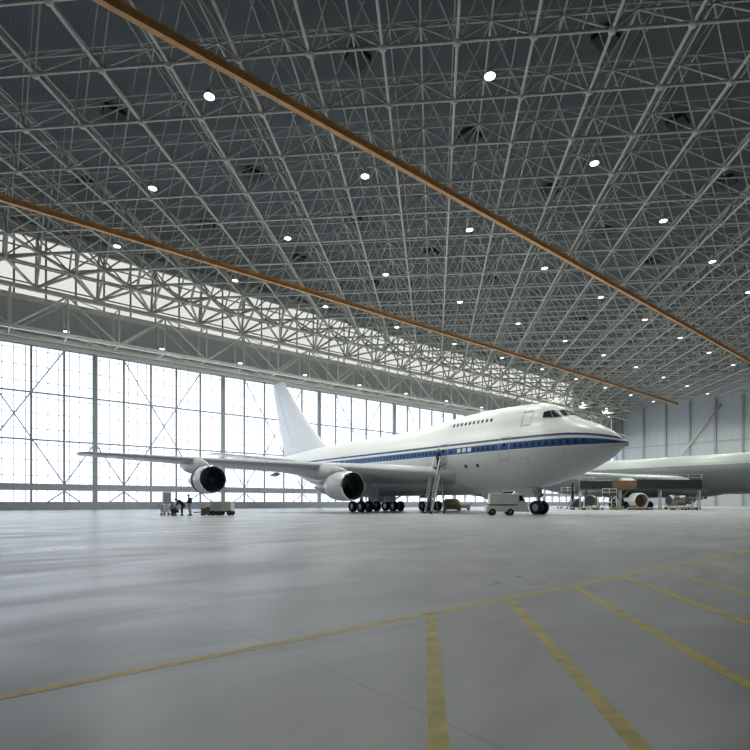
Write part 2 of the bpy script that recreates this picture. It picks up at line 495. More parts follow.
# ------------------------------------------------------------------ crane rails
def crane_rail(v, u0, u1, label):
    z = 30.15
    t = thing('crane_rail', label, 'crane rail', (u0, v, z), 0, None)
    L = u1-u0
    b = MB(); b.cbox((0, -.2, -.3), (L, .2, -.22)); b.cbox((0, -.2, .22), (L, .2, .3)); b.cbox((0, -.05, -.22), (L, .05, .22))
    b.build('beam', M['orange'], t)
    x = (NU0-u0) % (2*du)
    while x < L:
        h = MB(); h.bar((x, 0, .3), (x, 0, ZC-z), .06); h.cbox((x-.2, -.22, .28), (x+.2, .22, .34))
        h.build('hanger', M['orange'], t); x += 2*du*2
    return t
crane_rail(32.7, UL+1, UR-1, 'ochre overhead rail crossing high over the jet nose, upper of the pair')
crane_rail(60.3, UL+1, UR-3, 'ochre overhead rail nearer the glazed doors, lower of the pair')

# ------------------------------------------------------------------ lamps
def lamp_proto():
    t = thing('high_bay_lamp', '', 'ceiling lamp')
    MB().lathe([(0, .0), (0, .16), (.32, .17), (.36, .1), (.42, 0)], (0, 0, .48), (0, 0, 1), 14).build('housing', M['lampshell'], t)
    MB().bar((0, 0, .85), (0, 0, 1.35), .035).build('stem', M['lampshell'], t)
    MB().lathe([(.5, .12), (.46, .18), (.25, .30), (0, .38), (0, .36), (.24, .28), (.44, .16)], (0, 0, 0), (0, 0, 1), 20).build('reflector', M['lampshell'], t)
    MB().lathe([(.01, 0), (-.05, .2), (.0, .355)], (0, 0, 0), (0, 0, 1), 18).build('lens', M['lens'], t)
    return t
LP = 2200.
lp = lamp_proto()
def add_light(loc, power, parent):
    l = bpy.data.lights.new('lamp_light', 'SPOT'); l.energy = power; l.color = (.97, 1, .93); l.spot_size = math.radians(150); l.spot_blend = .6
    l.shadow_soft_size = .4
    o = bpy.data.objects.new('lamp_light', l); COL.objects.link(o); o.parent = parent; o.location = (0, 0, -.12); return o
first = True
rows = {0: 'over the open floor before the jet nose', 1: 'beside the upper ochre rail', 2: 'between the two ochre rails', 3: 'beside the lower ochre rail', 4: 'close to the clerestory windows'}
lampn = 0
ordn = ['first', 'second', 'third', 'fourth', 'fifth', 'sixth', 'seventh', 'eighth', 'ninth', 'tenth', 'eleventh', 'twelfth', 'thirteenth', 'fourteenth', 'fifteenth']
for j in (0, 1, 2, 3, 4):
    c = 0
    for i in range(-3, 12):
        u = 13.7+13.97*i; v = 21.7+13.62*j; z = 29.75
        if u > UR-1 or (j == 4 and u < 125): continue
        q = proj((u, v, z))
        if j >= 0 and (not q or not (-40 < q[0] < 790 and -60 < q[1])): continue
        if j < 0 and not -1 <= i <= 5: continue
        o = lp if first else copy_tree(lp)
        first = False
        o.location = (u, v, z)
        vis = bool(q) and 0 < q[0] < 750 and 0 < q[1] and j >= 0
        if vis: c += 1
        o['label'] = 'glowing lamp %s, %s from left' % (rows[j], ordn[max(c-1, 0)]) if vis else 'glowing high bay lamp just outside the picture edge'
        o['group'] = 'high bay lamps under the space frame'
        if j < 4: add_light(o.location, LP, o)
c = 0
for i in range(12):
    u = 10.9+12.1*i; v = VD-2.6; z = 23.45
    q = proj((u, v, z))
    if not q or not (0 < q[0] < 750): continue
    o = copy_tree(lp); 
    for ch in list(o.children):
        if ch.type == 'LIGHT': bpy.data.objects.remove(ch)
    o.location = (u, v, z); c += 1
    o['label'] = 'small lamp hanging inside the door header truss, %s from the left' % ordn[c-1]; o['group'] = 'lamps inside the door header truss'

# ------------------------------------------------------------------ aircraft
def herm(tab, x):
    n = len(tab)
    if x <= tab[0][0]: return tab[0][1:]
    if x >= tab[-1][0]: return tab[-1][1:]
    for i in range(n-1):
        if tab[i][0] <= x <= tab[i+1][0]: break
    x0, x1 = tab[i][0], tab[i+1][0]; h = x1-x0; s = (x-x0)/h
    out = []
    for k in range(1, len(tab[0])):
        def sl(j):
            if j <= 0: return (tab[1][k]-tab[0][k])/(tab[1][0]-tab[0][0])
            if j >= n-1: return (tab[-1][k]-tab[-2][k])/(tab[-1][0]-tab[-2][0])
            a = (tab[j][k]-tab[j-1][k])/(tab[j][0]-tab[j-1][0]); b = (tab[j+1][k]-tab[j][k])/(tab[j+1][0]-tab[j][0])
            if a*b <= 0: return 0
            return 2*a*b/(a+b)
        m0, m1 = sl(i)*h, sl(i+1)*h
        y0, y1 = tab[i][k], tab[i+1][k]
        out.append((2*s**3-3*s*s+1)*y0+(s**3-2*s*s+s)*m0+(-2*s**3+3*s*s)*y1+(s**3-s*s)*m1)
    return out
#        t    bottom main-top  W    hump-top hump-halfwidth
FUS = [(0,   5.76, 5.80, .02, 5.5, .02), (.12, 5.66, 5.90, .12, 5.7, .1), (.5, 5.40, 6.16, .44, 6.0, .3), (1.2, 4.74, 6.78, 1.06, 6.5, .7),
       (2.2, 4.18, 7.38, 1.60, 7.1, .9), (3.3, 3.68, 7.85, 2.08, 7.6, 1.1), (4.3, 3.30, 8.15, 2.42, 8.3, 1.35), (5.2, 3.0, 8.35, 2.66, 9.0, 1.6),
       (6.0, 2.78, 8.5, 2.84, 9.5, 1.75), (7.2, 2.5, 8.6, 3.0, 9.88, 1.9), (9.5, 2.2, 8.7, 3.18, 10.02, 2.1), (12, 2.06, 8.75, 3.25, 10.05, 2.2), (16, 2.0, 8.75, 3.25, 9.9, 2.2),
       (20, 2.0, 8.75, 3.25, 9.55, 2.2), (24, 2.0, 8.75, 3.25, 9.2, 2.2), (28, 2.0, 8.8, 3.25, 9.05, 2.2), (33, 2.0, 8.85, 3.25, 8.95, 2.2), (36, 2.1, 8.9, 3.22, 8.9, 2.1),
       (40, 2.6, 8.9, 3.08, 8.6, 2.0), (44, 3.5, 8.85, 2.7, 8.4, 1.7), (48, 4.7, 8.7, 2.1, 8.1, 1.2), (52, 6.0, 8.45, 1.4, 7.9, .8), (55.5, 7.0, 8.2, .75, 7.8, .4), (57.3, 7.5, 7.95, .25, 7.7, .1)]
FUS2 = [(0, 5.2, 5.3, .05, 5.2, .04), (.15, 4.9, 5.6, .38, 5.2, .2), (1.2, 4.1, 6.5, 1.2, 6, .5), (2.4, 3.5, 7.4, 1.8, 7, .9), (4, 2.9, 8.1, 2.3, 7.6, 1.2), (7, 2.4, 8.35, 2.75, 7.8, 1.2),
        (10, 2.3, 8.4, 2.85, 7.8, 1.2), (36, 2.3, 8.4, 2.85, 7.8, 1.2), (42, 3.1, 8.35, 2.6, 7.8, 1.2), (48, 4.9, 8.2, 1.7, 7.8, 1), (54, 6.9, 7.9, .5, 7.6, .3), (55, 7.2, 7.6, .2, 7.4, .1)]
def surf(tab, t, th):
    B, Mt, W, T, wu = herm(tab, t)
    zc = (B+Mt)/2; a = W; b = (Mt-B)/2
    c, s = math.cos(th), math.sin(th)
    r1 = 1/math.sqrt((c/a)**2+(s/b)**2)
    r2 = 0
    if T > Mt-.6:
        zu = T-2.4*min(1, wu/2.2); bu = T-zu; dz = zc-zu
        A_ = (c/wu)**2+(s/bu)**2; B_ = 2*s*dz/bu**2; C_ = dz*dz/bu**2-1
        di = B_*B_-4*A_*C_
        if di > 0: r2 = max(0, (-B_+math.sqrt(di))/(2*A_))
    r = (r1**14+r2**14)**(1/14) if r2 > 0 else r1
    if r2 > 0: r = r/(1+.0*r)
    return V3((r*c, t, zc+r*s))
def side_theta(tab, t, z, sgn):
    lo, hi = -PI/2, PI/2
    for _ in range(36):
        m_ = (lo+hi)/2
        if surf(tab, t, m_).z < z: lo = m_
        else: hi = m_
    th = (lo+hi)/2
    return th if sgn > 0 else PI-th
def side_pt(tab, t, z, sgn, off):
    th = side_theta(tab, t, z, sgn); p = surf(tab, t, th); e = .02
    q1 = surf(tab, t+e, th)-surf(tab, t-e, th); q2 = surf(tab, t, th+e)-surf(tab, t, th-e)
    n = q2.cross(q1).normalized()
    if n.x*sgn < 0: n = -n
    return p+n*off
def patch(w, tab, t0, t1, z0, z1, sgn, off, nt=2, nz=2):
    g = [[side_pt(tab, t0+(t1-t0)*i/nt, z0+(z1-z0)*j/nz, sgn, off) for j in range(nz+1)] for i in range(nt+1)]
    g0 = [[side_pt(tab, t0+(t1-t0)*i/nt, z0+(z1-z0)*j/nz, sgn, -.03) for j in range(nz+1)] for i in range(nt+1)]
    vs = [p for r in g for p in r]+[p for r in g0 for p in r]; m = nz+1; o = (nt+1)*m
    fs = [(i*m+j, i*m+j+1, (i+1)*m+j+1, (i+1)*m+j) for i in range(nt) for j in range(nz)]
    rim = [(i, 0) for i in range(nt)]+[(nt, j) for j in range(nz)]+[(i, nz) for i in range(nt, 0, -1)]+[(0, j) for j in range(nz, 0, -1)]
    for k in range(len(rim)):
        a = rim[k]; b = rim[(k+1) % len(rim)]; ia = a[0]*m+a[1]; ib = b[0]*m+b[1]
        fs.append((ia, ib, ib+o, ia+o))
    w.add(vs, fs, False)

def airfoil(le, chord, thick, dirx, n=9, twist=0):
    up, lo = [], []
    for i in range(n+1):
        x = (1-math.cos(PI*i/n))/2
        yt = 5*thick*(.2969*math.sqrt(x)-.126*x-.3516*x*x+.2843*x**3-.1036*x**4)
        cam_ = .02*4*x*(1-x)
        up.append((x, cam_+yt)); lo.append((x, cam_-yt*.9))
    pts = up+lo[-2:0:-1]
    return [V3((le[0], le[1]+x*chord, le[2]+z*chord-twist*x*chord)) for x, z in pts]
def wing_interp(secs, y):
    for a, b in zip(secs, secs[1:]):
        if a[0] <= y <= b[0]:
            f = (y-a[0])/(b[0]-a[0]); return [p+(q-p)*f for p, q in zip(a, b)]
    return secs[-1]

def wheel(parent, c, r=.62, w=.46, side=1):
    b = MB(); b.lathe([(-w/2, r*.55), (-w/2, r*.9), (-w*.36, r), (w*.36, r), (w/2, r*.9), (w/2, r*.55)], c, (1, 0, 0), 22)
    b.m = 1; b.lathe([(-w*.38, 0), (-w*.4, r*.2), (-w*.3, r*.56)], c, (1, 0, 0), 16); b.lathe([(w*.38, 0), (w*.4, r*.2), (w*.3, r*.56)], c, (1, 0, 0), 16)
    return b.build('wheel', [M['tyre'], M['hub']], parent)

def engine(root, x, t, z, wing_le, s=1.0, mats=None, blades=True, gap=False):
    nac = MB()
    nac.lathe([(.95, 1.2), (.4, 1.22), (.12, 1.25), (.0, 1.29), (.08, 1.34), (.5, 1.39), (1.3, 1.42), (2.3, 1.37), (3.2, 1.17), (3.2, 1.10), (2.4, 1.15)], (x, t, z), (0, 1, 0), 36)
    eng = nac.build('engine', mats or M['nacelle'], root)
    MB().lathe([(.06, 1.262), (-.02, 1.275), (-.04, 1.295), (-.01, 1.325), (.08, 1.355), (.12, 1.362)], (x, t-.01, z), (0, 1, 0), 36).build('inlet_lip', M['lip'], eng)
    f = MB(); f.lathe([(.9, 1.2), (.95, .0)], (x, t, z), (0, 1, 0), 30); f.lathe([(.05, 1.255), (.3, 1.22), (.9, 1.19)], (x, t, z), (0, 1, 0), 30)
    f.build('inlet_duct', M['dark'], eng)
    if blades:
        bl = MB()
        for i in range(30):
            a = 2*PI*i/30; e = .10
            ca, sa = math.cos(a), math.sin(a); ta = V3((-sa, 0, ca))
            def P(r, dy, da): return V3((x+ca*r, t+.78+dy, z+sa*r))+ta*da
            bl.add([P(.3, -.08, -.03), P(.3, .08, .03), P(1.18, .05, e), P(1.18, -.05, -e*.6)], [(0, 1, 2, 3)])
        bl.build('fan', M['blade'], eng)
    MB().lathe([(-.42, 0), (-.3, .12), (0, .31), (.1, .32)], (x, t+.72, z), (0, 1, 0), 18).build('spinner', M['blade'], eng)
    if gap:
        MB().lathe([(1.75, 1.405), (1.78, 1.43), (2.35, 1.40), (2.4, 1.37)], (x, t, z), (0, 1, 0), 30).build('reverser_gap', M['dark'], eng)['label'] = 'dark open reverser band'
    cr = MB(); cr.lathe([(2.6, .98), (3.2, .93), (4.4, .78), (5.4, .52), (5.4, .44), (5.2, .36), (5.6, .32), (6.9, .03)], (x, t, z), (0, 1, 0), 28)
    cr.build('core_cowl', M['core'], eng)
    # pylon: blade from the nacelle crown up and back to the wing
    le, lz = wing_le
    py = MB(); rings = []
    for (ty, zb, zt, hw) in ((t+.9, z+1.28, z+1.40, .03), (t+1.8, z+1.2, z+1.75, .16), (t+3.0, z+1.0, max(z+1.9, lz-.15), .22), (le+.6, z+.7, lz+.1, .24), (le+3.0, z+1.1, lz+.05, .2), (le+5.2, lz-.45, lz-.2, .03)):
        rings.append([V3((x-hw, ty, zb)), V3((x+hw, ty, zb)), V3((x+hw, ty, zt)), V3((x, ty, zt+.06)), V3((x-hw, ty, zt))])
    py.loft(rings); py.build('pylon', mats or M['wing2'], eng)
    return eng

def main_gear(root, x, t, top, lean=0):
    b = MB()
    b.bar((x, t, .75), (x, t, 1.9), .16, 12); b.bar((x, t, 1.8), (x+lean, t-.1, top), .24, 12)
    b.bar((x, t+.1, 1.5), (x+lean-.9*(1 if x > 0 else -1), t+.3, top), .10, 8); b.bar((x, t, 1.3), (x+lean, t-2.2, top), .11, 8); b.bar((x, t, .9), (x, t-.4, 1.35), .06, 6); b.bar((x, t-.4, 1.35), (x, t, 1.75), .06, 6)
    b.box((x, t, .68), (.26, 1.6, .28))
    for e in (-.76, .76): b.bar((x-.72, t+e, .62), (x+.72, t+e, .62), .09, 8)
    g = b.build('main_gear', M['strut'], root)
    for e in (-.76, .76):
        for s_ in (-.56, .56): wheel(g, (x+s_, t+e, .62))
    return g

def fuselage(root, tab, m, tl):
    w = MB(); rings = []
    ts = [0, .03, .07, .12, .2, .3, .45, .65, .9, 1.2, 1.6, 2.0, 2.5, 3.0, 3.5, 4.0, 4.4, 4.8, 5.2, 5.6, 6.0, 6.5, 7.0, 7.6, 8.4, 9.2]
    t = 10.
    while t < tl: ts.append(t); t += 1.0
    ts.append(tl)
    for t in ts: rings.append([surf(tab, t, 2*PI*i/64) for i in range(64)])
    w.loft(rings)
    return w.build('fuselage', m, root)

def jet(loc, main=True):
    if main:
        root = thing('passenger_jet', 'white four engined jumbo jet with blue window stripe parked nose out', 'airplane', loc)
        tab, tl, fm, wm = FUS, 57.3, M['fus'], M['wing']
    else:
        root = thing('passenger_jet', 'pale grey airliner under overhaul, partly hidden behind the jumbo nose', 'airplane', loc)
        tab, tl, fm, wm = FUS2, 55., M['fus2'], M['wing2']
    fu = fuselage(root, tab, fm, tl)
    # wings
    if main: spec = [(1.2, 13.4, 19.2, 3.55, .12), (3.2, 15.7, 16.9, 3.75, .12), (11.7, 24.9, 9.4, 4.75, .105), (21.1, 35.0, 6.3, 5.6, .10), (29.6, 44.5, 3.9, 6.5, .09), (30.2, 45.6, 2.2, 6.55, .07)]
    else: spec = [(1.2, 15.4, 15, 4.2, .12), (2.9, 17, 13.5, 4.4, .12), (9., 23.5, 8.6, 5.1, .105), (17, 32, 5.6, 5.8, .1), (25, 40, 3, 6.4, .09)]
    for sgn in (-1, 1):
        w = MB(); rings = [airfoil((sgn*o, le, z), c, th, 1, twist=.02) for (o, le, c, z, th) in spec]
        w.loft(rings); wg = w.build('wing', wm, root)
        for (o, ln, rr) in (((12.4, 2.6, .24),) if main else ((6, 4, .3), (13, 3.4, .25))):
            _, le, c, z, th = wing_interp(spec, o); te = le+c
            MB().lathe([(0, .02), (ln*.25, rr*.9), (ln*.5, rr), (ln*.8, rr*.6), (ln, .02)], (sgn*o, te-ln*.75, z-.36-.02*c), (0, 1, -.03), 12).build('flap_fairing', wm, wg)
        if main:  # seam of the trailing edge flap under the wing
            b = MB()
            for (a, d_) in ((4.0, 11.2), (12.4, 20.4)):
                A_, B_ = wing_interp(spec, a), wing_interp(spec, d_)
                pa = V3((sgn*a, A_[1]+A_[2]*.78, A_[3]-A_[2]*.045)); pb = V3((sgn*d_, B_[1]+B_[2]*.78, B_[3]-B_[2]*.045))
                b.beam(pa, pb, .25, .04)
            b.build('flap_track', M['seam'], wg)
    # wing to body fairing
    w = MB(); rings = []
    for (t, hw, z0, z1) in ((13.2, .6, 2.35, 2.9), (15, 2.2, 1.95, 3.6), (18, 3.2, 1.85, 4.2), (24, 3.55, 1.8, 4.3), (30, 3.5, 1.85, 4.2), (34, 2.8, 2.0, 3.9), (37, .8, 2.45, 3.2)):
        rings.append([V3((hw*math.cos(a)*abs(math.cos(a))**-.35 if abs(math.cos(a)) > 1e-3 else 0, t, (z0+z1)/2+(z1-z0)/2*math.sin(a))) for a in [2*PI*i/28 for i in range(28)]])
    w.loft(rings); w.build('belly_fairing', M['wing'] if main else M['fus2'], root)
    # engines
    for sgn in (-1, 1):
        if main:
            for (o, t, z) in ((11.8, 20.0, 2.62), (21.1, 30.5, 3.36)):
                _, le, c, lz, th = wing_interp(spec, o); engine(root, sgn*o, t, z, (le, lz), gap=(sgn < 0 and o > 15))
        else:
            for (o, t, z) in ((9.2, 18.8, 2.9),):
                if sgn < 0:
                    le, lz = wing_interp(spec, o)[1], wing_interp(spec, o)[3]
                    w = MB(); w.loft([[V3((-o-h_, ty, zb)), V3((-o+h_, ty, zb)), V3((-o+h_, ty, zt)), V3((-o-h_, ty, zt))] for ty, zb, zt, h_ in ((le-2.6, lz-1.7, lz-1.3, .1), (le-.6, lz-2.0, lz-.3, .25), (le+2.4, lz-1.9, lz, .25), (le+4.6, lz-.7, lz-.2, .05))])
                    w.build('pylon', M['vgrey'], root); continue
                _, le, c, lz, th = wing_interp(spec, o); engine(root, sgn*o, t, z, (le, lz), mats=M['wing'])
    # fin
    if main: fs_ = [(9.0-1.2, 40.2, 14.4, .07), (9.0, 41.6, 12.7, .08), (10.2, 43.6, 11.1, .085), (14.5, 48.6, 7.7, .085), (20.3, 54.4, 3.6, .085), (20.55, 55.2, 2.6, .06)]
    else: fs_ = [(7.5, 40, 12, .08), (9, 42, 10.5, .085), (14.6, 48.5, 5.0, .085)]
    w = MB(); rings = []
    for (z, le, c, th) in fs_:
        pr = airfoil((0, le, 0), c, th, 1)
        half = [p for p in pr]
        n = len(half)//2
        ring = []
        up = [(p.y-le, abs(5*th*(.2969*math.sqrt(max(0, (p.y-le)/c))-.126*((p.y-le)/c)-.3516*((p.y-le)/c)**2+.2843*((p.y-le)/c)**3-.1036*((p.y-le)/c)**4))*c) for p in pr[:10]]
        ring = [V3((h, le+x, z)) for x, h in up]+[V3((-h, le+x, z)) for x, h in up[-2:0:-1]]
        rings.append(ring)
    w.loft(rings); fn = w.build('vertical_fin', M['fin'] if main else M['fus2'], root)
    if main:
        b = MB()
        for (z0, z1) in ((9.4, 14.4), (14.8, 20.0)):
            for sg in (-1, 1):
                pts = []
                for z in (z0, z1):
                    for a, c_ in zip(fs_, fs_[1:]):
                        if a[0] <= z <= c_[0]: f = (z-a[0])/(c_[0]-a[0]); le = a[1]+(c_[1]-a[1])*f; c = a[2]+(c_[2]-a[2])*f; break
                    pts.append(V3((sg*(.047*c), le+c*.66, z)))
                b.bar(pts[0], pts[1], .025, 5)
        b.build('rudder_seam', M['seam'], fn)
    # tailplane
    for sgn in (-1, 1):
        sp = [(.3, 45.6, 9.4, 7.1, .09), (1.4, 46.8, 8.4, 7.15, .09), (11.0, 54.6, 2.9, 8.3, .08), (11.3, 55.4, 1.8, 8.33, .06)]
        if not main: sp = [(.3, 45, 7, 7, .09), (9, 51, 2.6, 7.6, .08)]
        w = MB(); w.loft([airfoil((sgn*o, le, z), c, th, 1) for (o, le, c, z, th) in sp]); w.build('tailplane', M['fin'] if main else M['wing2'], root)
    # landing gear
    b = MB(); tn = 7.9
    b.bar((0, tn, .62), (0, tn, 1.9), .13, 12); b.bar((0, tn, 1.7), (0, tn+.1, 3.1), .2, 12); b.bar((-.5, tn, .62), (.5, tn, .62), .08, 8); b.bar((0, tn, 1.7), (0, tn+1.7, 2.7), .09, 8)
    b.bar((0, tn-.15, 1.0), (0, tn-.5, 1.35), .05, 6); b.bar((0, tn-.5, 1.35), (0, tn-.15, 1.75), .05, 6)
    ng = b.build('nose_gear', M['strut'], root)
    for s_ in (-.46, .46): wheel(ng, (s_, tn, .62), .62, .42)
    for s_ in (-1, 1):
        MB().box((s_*.75, tn+1.1, 2.0), (.05, 1.9, .95)).build('gear_door', M['white'] if main else M['fus2'], ng)
        MB().lathe([(0, .13), (.06, .15), (.2, .06)], (s_*.24, tn-.22, 1.75), (0, 1, 0), 12).build('taxi_light', M['lip'], ng)
    if main:
        for s_ in (-1, 1):
            main_gear(root, s_*5.5, 27.0, 4.1); main_gear(root, s_*1.9, 30.0, 2.2)
            MB().box((s_*4.6, 26.4, 2.25), (.06, 2.6, 1.3), Matrix.Rotation(s_*.25, 3, 'Y')).build('gear_door', M['wing'], root)
            MB().box((s_*.95, 29.8, 1.55), (.06, 2.6, .9)).build('gear_door', M['wing'], root)
    else:
        for s_ in (-1, 1): main_gear(root, s_*4.6, 27.0, 3.8)
    if not main:
        b = MB(); patch(b, tab, 2.5, 4.0, 6.7, 7.35, -1, .015, 3, 2); patch(b, tab, 2.5, 4.0, 6.7, 7.35, 1, .015, 3, 2); b.build('cockpit_window', M['glass'], root)
        return root
    # cabin windows, starboard side
    doors = ((8.85, 9.95), (16.05, 17.3), (33.3, 34.5), (43.3, 44.4))
    plugs = (13.3, 13.95, 14.6)
    t = 2.6
    while t < 46:
        if all(not (a-.3 < t < b_+.1) for a, b_ in doors) and all(abs(t-p) > .55 for p in plugs):
            b = MB(); patch(b, FUS, t, t+.24, 5.86, 6.2, -1, .014, 1, 2); b.build('cabin_window', M['cabwin'], root)
        t += .56
    for p in plugs:
        b = MB(); patch(b, FUS, p-.2, p+.2, 5.86, 6.22, -1, .016, 1, 2); b.build('window_plug', M['plug'], root)['label'] = 'white window plug'
    for i in range(10):
        t = 11.55+i*.52
        b = MB(); patch(b, FUS, t, t+.22, 8.60, 8.90, -1, .016, 1, 2); b.build('upper_deck_window', M['glass'], root)
    def door(t0, t1, z0, z1, nm):
        b = MB(); e = .055
        for (a, c_, d_, f_) in ((t0, t0+e, z0, z1), (t1-e, t1, z0, z1), (t0, t1, z0, z0+e), (t0, t1, z1-e, z1), (t0+.1, t1-.1, z0-.22, z0-.1)): patch(b, FUS, a, c_, d_, f_, -1, .02, 3, 6)
        o = b.build(nm, M['seam'], root)
        b = MB(); tc_ = (t0+t1)/2; patch(b, FUS, tc_-.1, tc_+.1, 6.0, 6.3, -1, .02, 1, 1); b.build('door_window', M['glass'], o)
        return o
    for a, b_ in doors: door(a, b_, 4.95, 6.88, 'cabin_door')
    b = MB()
    for (a, c_, d_, f_) in ((7.4, 7.43, 7.75, 9.1), (8.28, 8.31, 7.75, 9.1), (7.4, 8.31, 7.75, 7.84), (7.4, 8.31, 9.02, 9.1)): patch(b, FUS, a, c_, d_, f_, -1, .02, 2, 5)
    b.build('upper_deck_door', M['seam'], root)
    # cockpit windows: front panes and side panes each side
    def tz_quad(w, q, sgn):
        n = 6; g = []
        for i in range(n+1):
            row = []
            for j in range(n+1):
                u_, v_ = i/n, j/n
                t = (q[0][0]*(1-u_)+q[1][0]*u_)*(1-v_)+(q[3][0]*(1-u_)+q[2][0]*u_)*v_
                th = (q[0][1]*(1-u_)+q[1][1]*u_)*(1-v_)+(q[3][1]*(1-u_)+q[2][1]*u_)*v_
                p = surf(FUS, t, th); c_ = V3((0, t+1.5, (p.z-1.5))); nrm = V3((p.x*.6, -.45, .8 if p.z > 8 else .2)).normalized()
                row.append(p+nrm*.035)
            g.append(row)
        vs = [p for r in g for p in r]; m = n+1
        fs = [(i*m+j, i*m+j+1, (i+1)*m+j+1, (i+1)*m+j) for i in range(n) for j in range(n)]
        w.add(vs, fs, True)
    def th_of(t, z, sgn): return side_theta(FUS, t, z, sgn)
    for sgn in (-1, 1):
        m0 = PI/2
        # front pane next to the centre post
        ce = .02*(-sgn)
        tz_list = [
            [(4.42, m0+ce), (4.78, th_of(4.78, 8.30, sgn)), (5.40, th_of(5.40, 8.88, sgn)), (5.16, m0+ce)],
            [(4.82, th_of(4.82, 8.28, sgn)), (5.50, th_of(5.50, 8.24, sgn)), (5.98, th_of(5.98, 8.92, sgn)), (5.45, th_of(5.45, 8.89, sgn))],
            [(5.55, th_of(5.55, 8.24, sgn)), (6.42, th_of(6.42, 8.32, sgn)), (6.46, th_of(6.46, 8.82, sgn)), (6.03, th_of(6.03, 8.92, sgn))]]
        for q in tz_list:
            w = MB(); tz_quad(w, q, sgn); w.build('cockpit_window', M['glass'], root)
    # small details: probes, antenna, static ports
    MB().add([V3((-.02, 14, 9.98)), V3((.02, 14, 9.98)), V3((.02, 14.6, 9.98)), V3((-.02, 14.6, 9.98)), V3((-.02, 14.3, 10.4)), V3((.02, 14.3, 10.4)), V3((.02, 14.55, 10.4)), V3((-.02, 14.55, 10.4))],
             [(0, 1, 5, 4), (1, 2, 6, 5), (2, 3, 7, 6), (3, 0, 4, 7), (4, 5, 6, 7)]).build('antenna', M['white'], root)
    b = MB(); patch(b, FUS, 10.9, 11.9, 4.1, 4.16, -1, .02, 3, 1); patch(b, FUS, 7.1, 7.9, 4.9, 4.96, -1, .02, 3, 1); patch(b, FUS, 7.1, 7.16, 4.3, 4.96, -1, .02, 1, 3); b.build('access_panel', M['seam'], root)
    for t in (12.2, 13.6):
        b = MB(); patch(b, FUS, t, t+.3, 4.35, 4.65, -1, .02, 1, 1); b.build('air_vent', M['dark'], root)
    return root
J = V3((40.4, 18.3, 0))
jet(J, True)
jet(V3((89.5, 13.0, 0)), False)

# ------------------------------------------------------------------ floor lines
def fline(p, q, wd, label):
    p, q = V3((*p, 0)), V3((*q, 0)); d = (q-p).normalized(); a = V3((-d.y, d.x, 0))*wd/2
    w = MB(); vs = [p-a, q-a, q+a, p+a]; w.add([v+V3((0, 0, .0002)) for v in vs]+[v+V3((0, 0, .0012)) for v in vs], [(4, 5, 6, 7), (0, 1, 5, 4), (1, 2, 6, 5), (2, 3, 7, 6), (3, 0, 4, 7), (3, 2, 1, 0)])
    o = w.build('floor_line', M['yellow']); tag(o, label, 'floor marking', 'yellow painted lines on the floor')
fline((-.6, 3.62), (40, 3.62), .085, 'long yellow floor line that all the slanting branches run from')
us = [3.69, 4.98, 6.38, 7.80, 9.05, 10.4, 11.75, 13.1]
for i, u in enumerate(us):
    L = 3.45
    fline((u-.03, 3.60), (u-L, 3.60-L), .1, 'slanting yellow bay line, %s branch from the left off the long line' % ordn[i])

